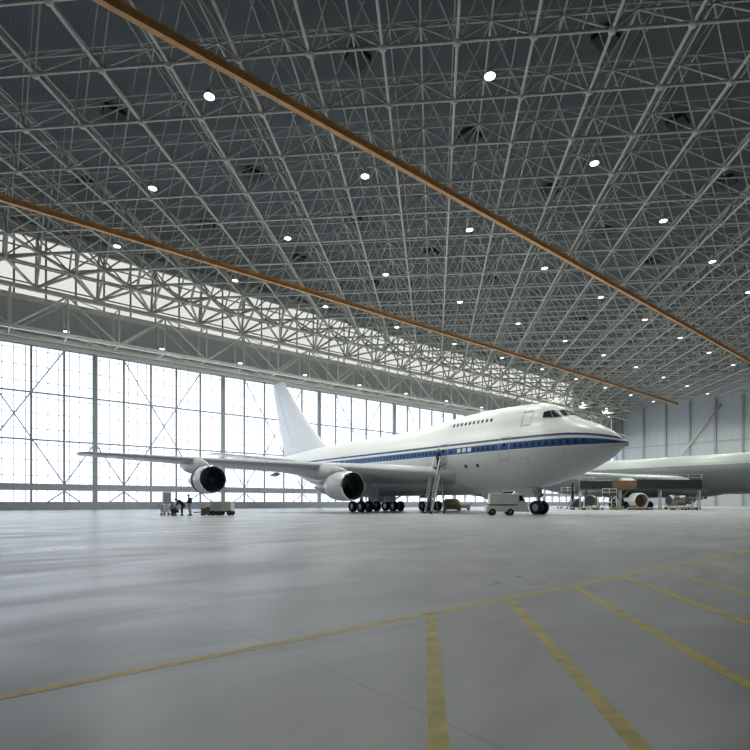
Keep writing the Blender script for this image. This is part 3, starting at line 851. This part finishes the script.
# ------------------------------------------------------------------ people
def skin_body(name, chains, m, parent, root_first=True, sub=1):
    me = bpy.data.meshes.new(name); bm = bmesh.new(); lay = bm.verts.layers.skin.verify(); idx = {}
    for ch in chains:
        prev = None
        for key, p, r in ch:
            if key not in idx:
                v = bm.verts.new(p); v[lay].radius = (r, r); idx[key] = v
                if len(idx) == 1: v[lay].use_root = True
            v = idx[key]
            if prev is not None and bm.edges.get((prev, v)) is None: bm.edges.new((prev, v))
            prev = v
    bm.to_mesh(me); bm.free(); me.materials.append(m)
    o = bpy.data.objects.new(name, me); COL.objects.link(o)
    if parent: o.parent = parent
    s_ = o.modifiers.new('skin', 'SKIN'); s_.use_smooth_shade = True
    d_ = o.modifiers.new('sub', 'SUBSURF'); d_.levels = sub; d_.render_levels = sub
    return o
def person(label, loc, rz, J, top, bottom):
    """J: joint positions, facing -Y"""
    root = thing('person', label, 'person', loc, rz)
    g = lambda k: V3(J[k])
    pel, ch, nk, hd = g('pelvis'), g('chest'), g('neck'), g('head')
    bodyc = [[('pel', pel, .12), ('ab', (pel+ch)/2, .115), ('ch', ch, .135), ('nk', nk, .055), ('hb', nk+(hd-nk)*.5, .075), ('hd', hd, .095), ('ht', hd+(hd-nk).normalized()*.09, .06)]]
    for s_ in 'lr':
        sh, el, wr, hp, kn, an, to = (g(k+s_) for k in ('sh', 'el', 'wr', 'hip', 'kn', 'an', 'toe'))
        hand = wr+(wr-el).normalized()*.07
        bodyc.append([('ch', ch, .13), ('sh'+s_, sh, .06), ('el'+s_, el, .043), ('wr'+s_, wr, .03), ('ha'+s_, hand, .036)])
        d = (wr-el).normalized(); sidev = d.orthogonal().normalized()
        for k_, off in enumerate((-.03, -.01, .01, .03)):
            L_ = (.075, .085, .08, .065)[k_]
            bodyc.append([('ha'+s_, hand, .036), ('f%d%s' % (k_, s_), hand+d*.05+sidev*off, .011), ('g%d%s' % (k_, s_), hand+d*(.05+L_*.6)+sidev*off+d.cross(sidev)*.02, .009)])
        bodyc.append([('ha'+s_, hand, .036), ('t'+s_, hand+sidev*.05+d*.02, .011), ('u'+s_, hand+sidev*.06+d*.055, .009)])
        bodyc.append([('pel', pel, .12), ('hip'+s_, hp, .085), ('kn'+s_, kn, .057), ('an'+s_, an, .042), ('to'+s_, to, .036)])
    body = skin_body('body', bodyc, M['skin'], root)
    fwd = V3((0, -1, 0))
    f = MB(); f.lathe([(0, .022), (.05, .004)], hd+fwd*.085+V3((0, 0, -.01)), (0, -1, -.5), 8); f.build('nose', M['skin'], body)
    e_ = MB()
    for sx_ in (-.035, .035): e_.ico(hd+V3((sx_, -.088, .02)), .012, 1)
    e_.build('eyes', M['hair'], body)
    # jacket and trousers drawn over the body
    tc_ = [[('pel', pel+V3((0, 0, -.06)), .19), ('ab', (pel+ch)/2, .19), ('ch', ch, .21), ('nk', nk-(nk-ch)*.2, .08)]]
    for s_ in 'lr':
        sh, el, wr = g('sh'+s_), g('el'+s_), g('wr'+s_)
        tc_.append([('ch', ch, .2), ('sh'+s_, sh, .11), ('el'+s_, el, .085), ('wr'+s_, wr-(wr-el)*.05, .06)])
    skin_body('jacket', tc_, M[top], root)
    bc = [[('pel', pel, .155)]]
    for s_ in 'lr':
        hp, kn, an = g('hip'+s_), g('kn'+s_), g('an'+s_)
        bc.append([('pel', pel, .15), ('hip'+s_, hp, .135), ('kn'+s_, kn, .11), ('an'+s_, an+(kn-an)*.08, .085)])
    skin_body('trousers', bc, M[bottom], root)
    for s_ in 'lr':
        an, to = g('an'+s_), g('toe'+s_)
        dd = to-an; dd.z = 0; dd.normalize(); zf = min(an.z, to.z)-.07
        w = MB(); rings = []
        for (x, hw, h) in ((-.09, .04, .1), (-.04, .05, .13), (.05, .05, .1), (.15, .052, .07), (.21, .035, .045)):
            c = V3((an.x, an.y, max(zf, 0)))+dd*x; sd = V3((-dd.y, dd.x, 0))
            rings.append([c-sd*hw, c+sd*hw, c+sd*hw*.9+V3((0, 0, h)), c-sd*hw*.9+V3((0, 0, h))])
        w.loft(rings); w.build('shoe', M['shoe'], root)
    up = (hd-nk).normalized()
    h = MB(); h.ico((0, 0, 0), 1, 2); h.v = [tuple(hd+up*.045+V3((0, .018, 0))+V3((p[0]*.098, p[1]*.112, p[2]*.098))) for p in h.v]
    h.build('hair', M['hair'], root)
    return root
def stand_pose(**k):
    J = dict(pelvis=(0, 0, .95), chest=(0, -.01, 1.3), neck=(0, -.01, 1.5), head=(0, -.03, 1.64), shl=(.19, 0, 1.41), shr=(-.19, 0, 1.41),
             ell=(.24, .02, 1.13), elr=(-.24, .02, 1.13), wrl=(.23, -.1, .9), wrr=(-.23, -.1, .9), hipl=(.1, 0, .9), hipr=(-.1, 0, .9), knl=(.11, -.02, .5), knr=(-.11, -.02, .5),
             anl=(.12, .02, .1), anr=(-.12, .02, .1), toel=(.14, -.13, .05), toer=(-.14, -.13, .05))
    J.update(k); return J
bend = stand_pose(pelvis=(0, .12, .9), chest=(0, -.18, 1.16), neck=(0, -.34, 1.29), head=(0, -.46, 1.33), shl=(.19, -.24, 1.22), shr=(-.19, -.24, 1.22), ell=(.22, -.36, .95), elr=(-.22, -.36, .95),
                  wrl=(.15, -.55, .82), wrr=(-.15, -.55, .82), hipl=(.1, .1, .86), hipr=(-.1, .1, .86))
work = stand_pose(chest=(0, -.06, 1.29), neck=(0, -.09, 1.49), head=(0, -.14, 1.62), ell=(.25, -.1, 1.12), elr=(-.25, -.1, 1.12), wrl=(.12, -.32, 1.05), wrr=(-.12, -.32, 1.05))
pB = at(190.2, 42.3); pA = at(179.3, 42.3)
# facing left in the photo = direction -RT
face = math.atan2(-(-RT.x), -RT.y) if False else math.atan2(-RT.x, RT.y)
person('person in dark jacket and pale trousers standing upright beside the tool cart', (pB.x, pB.y, 0), face, work, 'slate', 'lightcloth')
pA2 = at(182.0, 42.8)
person('person in navy overalls bending forward over the white tool cart', (pA2.x, pA2.y, 0), face+.3, bend, 'navy', 'navy')

squat = stand_pose(pelvis=(0, .16, .42), chest=(0, -.06, .74), neck=(0, -.16, .92), head=(0, -.24, 1.03), shl=(.19, -.08, .84), shr=(-.19, -.08, .84), ell=(.24, -.26, .66), elr=(-.24, -.26, .66),
                   wrl=(.14, -.44, .6), wrr=(-.14, -.44, .6), hipl=(.11, .12, .4), hipr=(-.11, .12, .4), knl=(.16, -.24, .52), knr=(-.16, -.24, .52), anl=(.15, .02, .1), anr=(-.15, .02, .1), toel=(.17, -.13, .05), toer=(-.17, -.13, .05))
pC = at(174.6, 41.8)
person('person in grey blue work clothes squatting low beside the white tool cart', (pC.x, pC.y, 0), face+.9, squat, 'greyblue', 'navy')

# ------------------------------------------------------------------ ground equipment
YAW = math.atan2(RT.y, RT.x)      # local x along the picture plane
def small_wheel(parent, c, r, w, ax=(0, 1, 0)):
    b = MB(); b.lathe([(-w/2, r*.3), (-w/2, r*.9), (-w*.35, r), (w*.35, r), (w/2, r*.9), (w/2, r*.3)], c, ax, 16)
    b.m = 1; b.lathe([(-w*.42, 0), (-w*.4, r*.4)], c, ax, 12); b.lathe([(w*.42, 0), (w*.4, r*.4)], c, ax, 12)
    return b.build('wheel', [M['tyre'], M['hub']], parent)
# white tool cart by the crew
p = at(166.6, 42.9); t = thing('tool_cart', 'white wire sided tool cart at the left end of the crew', 'cart', p, YAW)
b = MB(); b.cbox((-.36, -.35, .25), (.36, .35, .32)); b.cbox((-.36, -.35, .70), (.36, .35, .74))
b.build('shelf', M['standw'], t)
b = MB()
for x in (-.34, .34):
    for y in (-.32, .32): b.bar((x, y, .15), (x, y, .95), .035, 6)
b.bar((-.34, -.32, .95), (-.34, .32, .95), .035); b.bar((.34, -.32, .95), (.34, .32, .95), .035); b.bar((-.34, -.32, .3), (.34, -.32, .9), .03); b.bar((-.34, -.32, .9), (.34, -.32, .9), .03); b.cbox((-.33, -.33, .32), (.0, .33, .66))
b.build('frame', M['standw'], t)
for x in (-.3, .3):
    for y in (-.3, .3): small_wheel(t, (x, y, .1), .1, .06)
# orange-tan crate
p = at(206.6, 42.6)
t = thing('wooden_crate', 'orange tan wooden crate on the floor beside the towed power unit', 'crate', p, YAW)
b = MB(); b.cbox((-.36, -.3, .06), (.36, .3, .6)); b.build('body', M['tan'], t)
b = MB()
for z in (.1, .33, .56): b.cbox((-.385, -.325, z-.04), (.385, .325, z+.04))
b.build('batten', M['rust'], t)
b = MB()
for x in (-.28, .28): b.cbox((x-.06, -.3, 0), (x+.06, .3, .06))
b.build('skid', M['rust'], t)
# pale grey box trailer (ground power unit)
p = at(222.0, 42.9); t = thing('ground_power_unit', 'pale grey boxy ground power trailer under the outer engine', 'trailer', p, YAW)
b = MB(); b.cbox((-.85, -.55, .35), (.9, .55, 1.18)); b.build('body', M['vgrey'], t, bevel=.06)
b = MB(); b.cbox((-.9, -.5, .28), (.95, .5, .36)); b.build('chassis', M['dkmetal'], t)
MB().cbox((-1.25, -.45, .3), (-.86, .45, .85)).build('hood', M['vgrey'], t, bevel=.05)
b = MB()
for i in range(5): b.cbox((-.55, -.575, .55+i*.1), (.1, -.548, .6+i*.1))
b.build('louver', M['seam'], t)
b = MB(); b.bar((-1.25, 0, .32), (-2.3, 0, .25), .04); b.bar((-2.3, -.12, .25), (-2.3, .12, .25), .04); b.build('tow_bar', M['dkmetal'], t)
for x in (-.55, -.12, .75):
    for y in (-.5, .5): small_wheel(t, (x, y, .2), .2, .14)
# wall cabinet at door foot
p = V3((.3025*VD, VD-.75, 0)); o = thing('electrical_cabinet', 'tall green grey cabinet standing against the door kick panel', 'cabinet', p)
q = proj(p); 
b = MB(); b.cbox((-.55, -.35, .08), (.55, .35, 2.6)); b.build('body', M['cab'], o, bevel=.02)
MB().cbox((-.5, -.38, .2), (.5, -.35, 2.5)).build('door', M['cab'], o); MB().cbox((.36, -.42, 1.2), (.42, -.38, 1.45)).build('handle', M['dkmetal'], o)
MB().cbox((-.52, -.3, 0), (.52, .33, .08)).build('plinth', M['dkmetal'], o)

# access ladder at the second door
tD = 16.9
la = thing('access_ladder', 'tall wheeled aluminium ladder stand leaning up to the open cabin door', 'ladder', (J.x-3.25-1.75, J.y+tD, 0))
# local: x towards the fuselage
top, run = 4.55, 1.35
for s_ in (-.42, .42):
    MB().beam((0, s_, .1), (run, s_, top), .12, .2).build('stringer', M['standw'], la)
    MB().bar((-.1, s_, .95), (run-.15, s_, top+1.0), .05, 8).build('handrail', M['standw'], la)
    MB().bar((run+.05, s_, top), (run+.35, s_, .2), .045, 8).build('rear_leg', M['alu'], la)
for i in range(15):
    f = (i+1)/16; MB().box((run*f, 0, .1+(top-.1)*f), (.22, .8, .035)).build('step', M['tread'], la)
MB().box((run-.02, 0, top), (.55, .92, .06)).build('platform', M['tread'], la)
b = MB(); b.bar((-.15, -.48, .2), (run+.35, -.48, .2), .05); b.bar((-.15, .48, .2), (run+.35, .48, .2), .05); b.bar((run+.35, -.48, .2), (run+.35, .48, .2), .05); b.bar((run*.5, -.45, 2.3), (run+.2, -.45, 2.3), .03); b.bar((run*.5, .45, 2.3), (run+.2, .45, 2.3), .03)
b.bar((run-.25, -.44, top), (run-.25, -.44, top+1.05), .03); b.bar((run-.25, .44, top), (run-.25, .44, top+1.05), .03)
b.build('base_frame', M['alu'], la)
for x in (-.1, run+.3):
    for y in (-.5, .5): small_wheel(la, (x, y, .13), .13, .08)
person('person in dark clothes standing at the top of the aluminium ladder', (J.x-3.25-1.75+run+.0, J.y+tD-.05, top+.04), PI/2, stand_pose(), 'navy', 'navy')

# white service truck by the nose wheel
p = at(506.5, 42.6); t = thing('service_truck', 'small white service truck with a box body beside the nose wheel', 'truck', p, YAW-.12)
b = MB(); b.cbox((-1.7, -.75, .32), (1.65, .75, .82)); b.build('chassis', M['vwhite'], t, bevel=.05)
b = MB(); b.cbox((-1.45, -.72, .93), (.78, .72, 1.82)); b.build('box_body', M['vwhite'], t, bevel=.04)
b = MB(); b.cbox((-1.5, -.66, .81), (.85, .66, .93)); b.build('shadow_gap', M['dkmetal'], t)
w = MB(); w.loft([[V3((x, y, z)) for x, z in ((.82, .8), (1.62, .8), (1.6, 1.08), (1.38, 1.2), (1.2, 1.78), (.82, 1.8))] for y in (-.7, .7)], smooth=False); w.build('cab', M['vwhite'], t, bevel=.04)
MB().add([V3(q_) for q_ in ((1.42, -.6, 1.22), (1.42, .6, 1.22), (1.245, .6, 1.72), (1.245, -.6, 1.72), (1.40, -.6, 1.22), (1.40, .6, 1.22), (1.225, .6, 1.72), (1.225, -.6, 1.72))], [(0, 1, 2, 3), (7, 6, 5, 4), (0, 4, 5, 1), (3, 2, 6, 7), (0, 3, 7, 4), (1, 5, 6, 2)]).build('windscreen', M['glass'], t)
for y in (-1, 1): w = MB(); w.loft([[V3((x, yy, z)) for x, z in ((.92, 1.2), (1.3, 1.2), (1.16, 1.66), (.92, 1.66))] for yy in (y*.69, y*.712)], smooth=False); w.build('side_window', M['glass'], t)
for x in (-1.2, -.0+.02, 1.2):
    if abs(x-1.2) < .01: continue
for x in (-1.22, .22):
    for y in (-.66, .66): small_wheel(t, (x, y, .3), .3, .2)
b = MB(); b.cbox((1.64, -.7, .3), (1.72, .7, .48)); b.build('bumper', M['dkmetal'], t)
MB().lathe([(0, .09), (.1, .09), (.16, 0)], (1.0, 0, 1.8), (0, 0, 1), 12).build('beacon', M['standy'], t)

# crates and covers far under the belly
def crate_stack(px, D, w_, h_, m, label, nm='covered_crate', rz=0):
    p = at(px, D); t = thing(nm, label, 'crate', p, YAW+rz)
    b = MB(); b.cbox((-w_/2, -w_*.35, .15), (w_/2, w_*.35, h_*.55)); b.build('box', M['tan'], t)
    rings = []
    for (f, z) in ((1.04, h_*.5), (1.0, h_*.8), (.7, h_*.98), (.3, h_)):
        rings.append([V3((math.cos(a)*w_*.53*f*(1+.06*math.sin(5*a)), math.sin(a)*w_*.4*f, z)) for a in [2*PI*i/20 for i in range(20)]])
    w = MB(); w.loft(rings); w.build('tarpaulin', M[m], t)
    b = MB()
    for x in (-.4, .4): b.cbox((x*w_-.07, -w_*.35, 0), (x*w_+.07, w_*.35, .15))
    b.build('pallet', M['rust'], t)
crate_stack(451.5, 66, 2.0, 1.55, 'tarp', 'beige tarpaulin covered crate under the jumbo belly')
p = at(464, 70); t = thing('tool_trolley', 'low blue grey trolley beside the covered crate under the belly', 'trolley', p, YAW)
MB().cbox((-.8, -.4, .25), (.8, .4, .75)).build('body', M['mullion'], t, bevel=.03); MB().bar((.8, 0, .7), (1.15, 0, 1.05), .03).build('handle', M['dkmetal'], t)
for x in (-.6, .6):
    for y in (-.35, .35): small_wheel(t, (x, y, .13), .13, .08)

# --- work docks and engine stands by the second airliner
def work_stand(px, D, w_, dp, h_, label, m='standw', steps=True):
    p = at(px, D); t = thing('work_stand', label, 'work stand', p, YAW)
    b = MB()
    for x in (-w_/2, w_/2):
        for y in (-dp/2, dp/2): b.bar((x, y, .15), (x, y, h_), .06, 6)
    for z in (.25, h_*.55):
        b.bar((-w_/2, -dp/2, z), (w_/2, -dp/2, z), .04); b.bar((-w_/2, dp/2, z), (w_/2, dp/2, z), .04); b.bar((-w_/2, -dp/2, z), (-w_/2, dp/2, z), .04); b.bar((w_/2, -dp/2, z), (w_/2, dp/2, z), .04)
    b.bar((-w_/2, -dp/2, .25), (w_/2, -dp/2, h_), .035); b.bar((w_/2, -dp/2, .25), (-w_/2, -dp/2, h_), .035)
    b.build('frame', M[m], t)
    MB().box((0, 0, h_), (w_+.15, dp+.15, .08)).build('platform', M['tread'], t)
    b = MB()
    for x in (-w_/2, 0, w_/2): b.bar((x, -dp/2, h_), (x, -dp/2, h_+1), .03)
    for z in (.5, 1): b.bar((-w_/2, -dp/2, h_+z), (w_/2, -dp/2, h_+z), .03)
    b.build('guard_rail', M[m], t)
    if steps:
        b = MB()
        for y in (-.3, .3): b.bar((w_/2+.08+h_*.45, y, .1), (w_/2+.08, y, h_), .05)
        for i in range(1, 9): f = i/9; b.box((w_/2+.08+h_*.45*(1-f), 0, h_*f), (.2, .6, .04))
        b.build('steps', M[m], t)
    for x in (-w_/2, w_/2):
        for y in (-dp/2, dp/2): small_wheel(t, (x, y, .15), .15, .08)
def engine_stand(px, D, rz, label, full=True):
    p = at(px, D); t = thing('engine_stand', label, 'engine stand', p, YAW+rz)
    b = MB()
    for y in (-.8, .8): b.bar((-2, y, .35), (2, y, .35), .09, 6)
    for x in (-1.7, 0, 1.7): b.bar((x, -.8, .35), (x, .8, .35), .08, 6)
    for x in (-1.2, 1.2):
        for y in (-.8, .8): b.bar((x, y, .35), (x, y*.9, 1.3), .07, 6)
    b.build('dolly_frame', M['standy'], t)
    for x in (-1.8, 1.8):
        for y in (-.8, .8): small_wheel(t, (x, y, .2), .2, .12)
    e = MB(); e.lathe([(-1.9, .35), (-1.9, .75), (-1.3, .85), (-1.2, .7), (-.2, .62), (-.15, .75), (.5, .72), (.55, .5), (1.5, .55), (1.9, .4), (2.3, .1)], (0, 0, 1.35), (1, 0, 0), 24)
    for i in range(8):
        a = i*PI/4; e.bar((-1.2, .72*math.cos(a), 1.35+.72*math.sin(a)), (.5, .76*math.cos(a+.3), 1.35+.76*math.sin(a+.3)), .04, 5)
    e.build('engine_core', M['core'], t)
    MB().lathe([(0, 0), (.02, .74)], (-1.92, 0, 1.35), (1, 0, 0), 24).build('fan_face', M['dark'], t)
def cowl_ring(px, D, r, label, rz):
    p = at(px, D); t = thing('engine_cowl', label, 'engine cowl', p, YAW+rz)
    MB().lathe([(0, r*.86), (-.06, r*.93), (0, r), (.3, r*1.04), (1.4, r*1.05), (1.4, r), (.3, r*.9), (0, r*.86)], (0, 0, r*1.05+.05), (0, 1, 0), 30).build('ring', M['nacelle'], t)
    MB().lathe([(1.2, r), (1.25, 0)], (0, 0, r*1.05+.05), (0, 1, 0), 30).build('inner_bulkhead', M['rust'], t)
    b = MB()
    for x in (-.7*r, .7*r): b.cbox((x-.12, 0, 0), (x+.12, 1.5, .55))
    b.cbox((-r, .1, .05), (r, .4, .2)); b.cbox((-r, 1.1, .05), (r, 1.4, .2)); b.build('cradle', M['dkmetal'], t)
cowl_ring(641.5, 74, 1.15, 'round grey engine cowl ring with brown inside standing on a cradle', .15)
engine_stand(681, 74, .1, 'bare engine core on a yellow wheeled stand at far right')
engine_stand(592, 76, 1.0, 'bare engine seen nearly end on, on a yellow stand below the nose')
work_stand(607, 73, 2.0, 1.5, 2.0, 'white work platform with steps between the two bare engines')
work_stand(566, 88, 2.2, 1.6, 2.6, 'white work platform farthest left, just behind the jumbo nose wheel', 'standw', False)
p = at(616.5, 79); t = thing('tyre_stack', 'big dark upright aircraft tyre leaning on a rack beside the steps', 'tyre', p, YAW+.5)
MB().lathe([(-.45, .5), (-.45, .95), (-.3, 1.1), (.3, 1.1), (.45, .95), (.45, .5), (-.45, .5)], (0, 0, 1.12), (1, 0, 0), 26).build('tyre', M['tyre'], t)
b = MB(); b.cbox((-.6, -.9, 0), (.6, -.6, .5)); b.cbox((-.6, .6, 0), (.6, .9, .5)); b.build('chock', M['standy'], t)
p = at(576, 80); t = thing('tool_trolley', 'dark covered trolley left of the white work platform', 'trolley', p, YAW)
w = MB(); w.loft([[V3((-.9, y, .3)), V3((.9, y, .3)), V3((.9, y, 1.1)), V3((.3, y, 1.7)), V3((-.6, y, 1.0))] for y in (-.5, .5)], smooth=False); w.build('cover', M['dkmetal'], t, bevel=.05)
MB().cbox((-.95, -.52, .2), (.95, .52, .3)).build('deck', M['rail'], t)
for x in (-.7, .7):
    for y in (-.4, .4): small_wheel(t, (x, y, .13), .13, .08)
# maintenance dock round the belly of the second airliner
p = at(650, 76.5); t = thing('maintenance_dock', 'dark wide work dock platform under the pale airliner wing', 'work dock', p, YAW)
MB().cbox((-11, -1.2, 2.9), (7, -.5, 3.1)).build('deck', M['tread'], t)
b = MB(); b.cbox((-11, -1.25, 3.1), (-6.2, -1.2, 4.2)); b.cbox((-2.6, -1.25, 3.1), (7, -1.2, 4.4)); b.build('side_panel', M['dkmetal'], t)
MB().cbox((-6.2, -1.25, 3.1), (-2.6, -1.2, 4.3)).build('side_panel', M['rust'], t)['label'] = 'brown side panel'
for x in (-10.8, -4.9, 1, 6.8):
    b = MB()
    for y in (-1.1, -.6): b.bar((x, y, 0), (x, y, 2.95), .09, 6)
    b.build('post', M['rail'], t)
b = MB()
for z in (4.7, 5.2): b.bar((-11, -1.2, z), (7, -1.2, z), .04)
for x in range(-11, 8, 2): b.bar((x, -1.2, 3.1), (x, -1.2, 5.2), .04)
b.build('guard_rail', M['rail'], t)
# low dolly track in front
for i, (px, D, L, lab) in enumerate(((640, 70.5, 3.2, 'long low flat dolly lying in front of the round cowl ring'), (684, 71, 3.6, 'long low flat dolly in front of the engine core at far right'), (584, 72, 3.6, 'long low flat dolly in front of the dark covered trolley'))):
    p = at(px, D); t = thing('flat_dolly', lab, 'dolly', p, YAW)
    MB().cbox((-L/2, -.5, .26), (L/2, .5, .38)).build('deck', M['tarp'], t)
    for x in (-L/2+.25, 0, L/2-.25):
        for y in (-.4, .4): small_wheel(t, (x, y, .13), .13, .09)
for px, D, h_, lab in ((572.5, 84, 4.2, 'slim dark stand post behind the dark covered trolley'), (586, 86, 4.8, 'rusty brown jack post rising under the pale airliner wing')):
    p = at(px, D); t = thing('jack_post', lab, 'jack', p, YAW)
    MB().bar((0, 0, .2), (0, 0, h_), .18, 10).build('column', M['rust' if 'rusty' in lab else 'dkmetal'], t)
    b = MB()
    for i in range(3):
        a = 2*PI*i/3; b.bar((0, 0, h_*.55), (1.1*math.cos(a), 1.1*math.sin(a), .1), .06, 6); b.box((1.1*math.cos(a), 1.1*math.sin(a), .04), (.3, .3, .08))
    b.build('tripod_leg', M['dkmetal'], t)

# ------------------------------------------------------------------ sky and light
wd = bpy.data.worlds.new('overcast sky'); S.world = wd; wd.use_nodes = True
bg = wd.node_tree.nodes['Background']; bg.inputs[0].default_value = (.91, .95, 1.03, 1); bg.inputs[1].default_value = 2.35
def portal(name, loc, sx, sy):
    l = bpy.data.lights.new(name, 'AREA'); l.shape = 'RECTANGLE'; l.size = sx; l.size_y = sy; l.cycles.is_portal = True
    o = bpy.data.objects.new(name, l); COL.objects.link(o); o.location = loc; o.rotation_euler = (-PI/2, 0, 0)
portal('door_daylight', ((UL+UR)/2, VD+.95, ZG/2), UR-UL, ZG)
portal('clerestory_daylight', ((UL+UR)/2, VD+1.0, (ZH0+ZH1)/2), UR-UL, ZH1-ZH0)

vs = S.view_settings
S.display_settings.display_device = 'sRGB'
vs.view_transform = 'Standard'; vs.look = 'None'; vs.exposure = 0.35; vs.gamma = 1; vs.use_curve_mapping = False
S.cycles.use_denoising = True
S.cycles.max_bounces = 8; S.cycles.diffuse_bounces = 5; S.cycles.transparent_max_bounces = 16
S.cycles.sample_clamp_indirect = 4
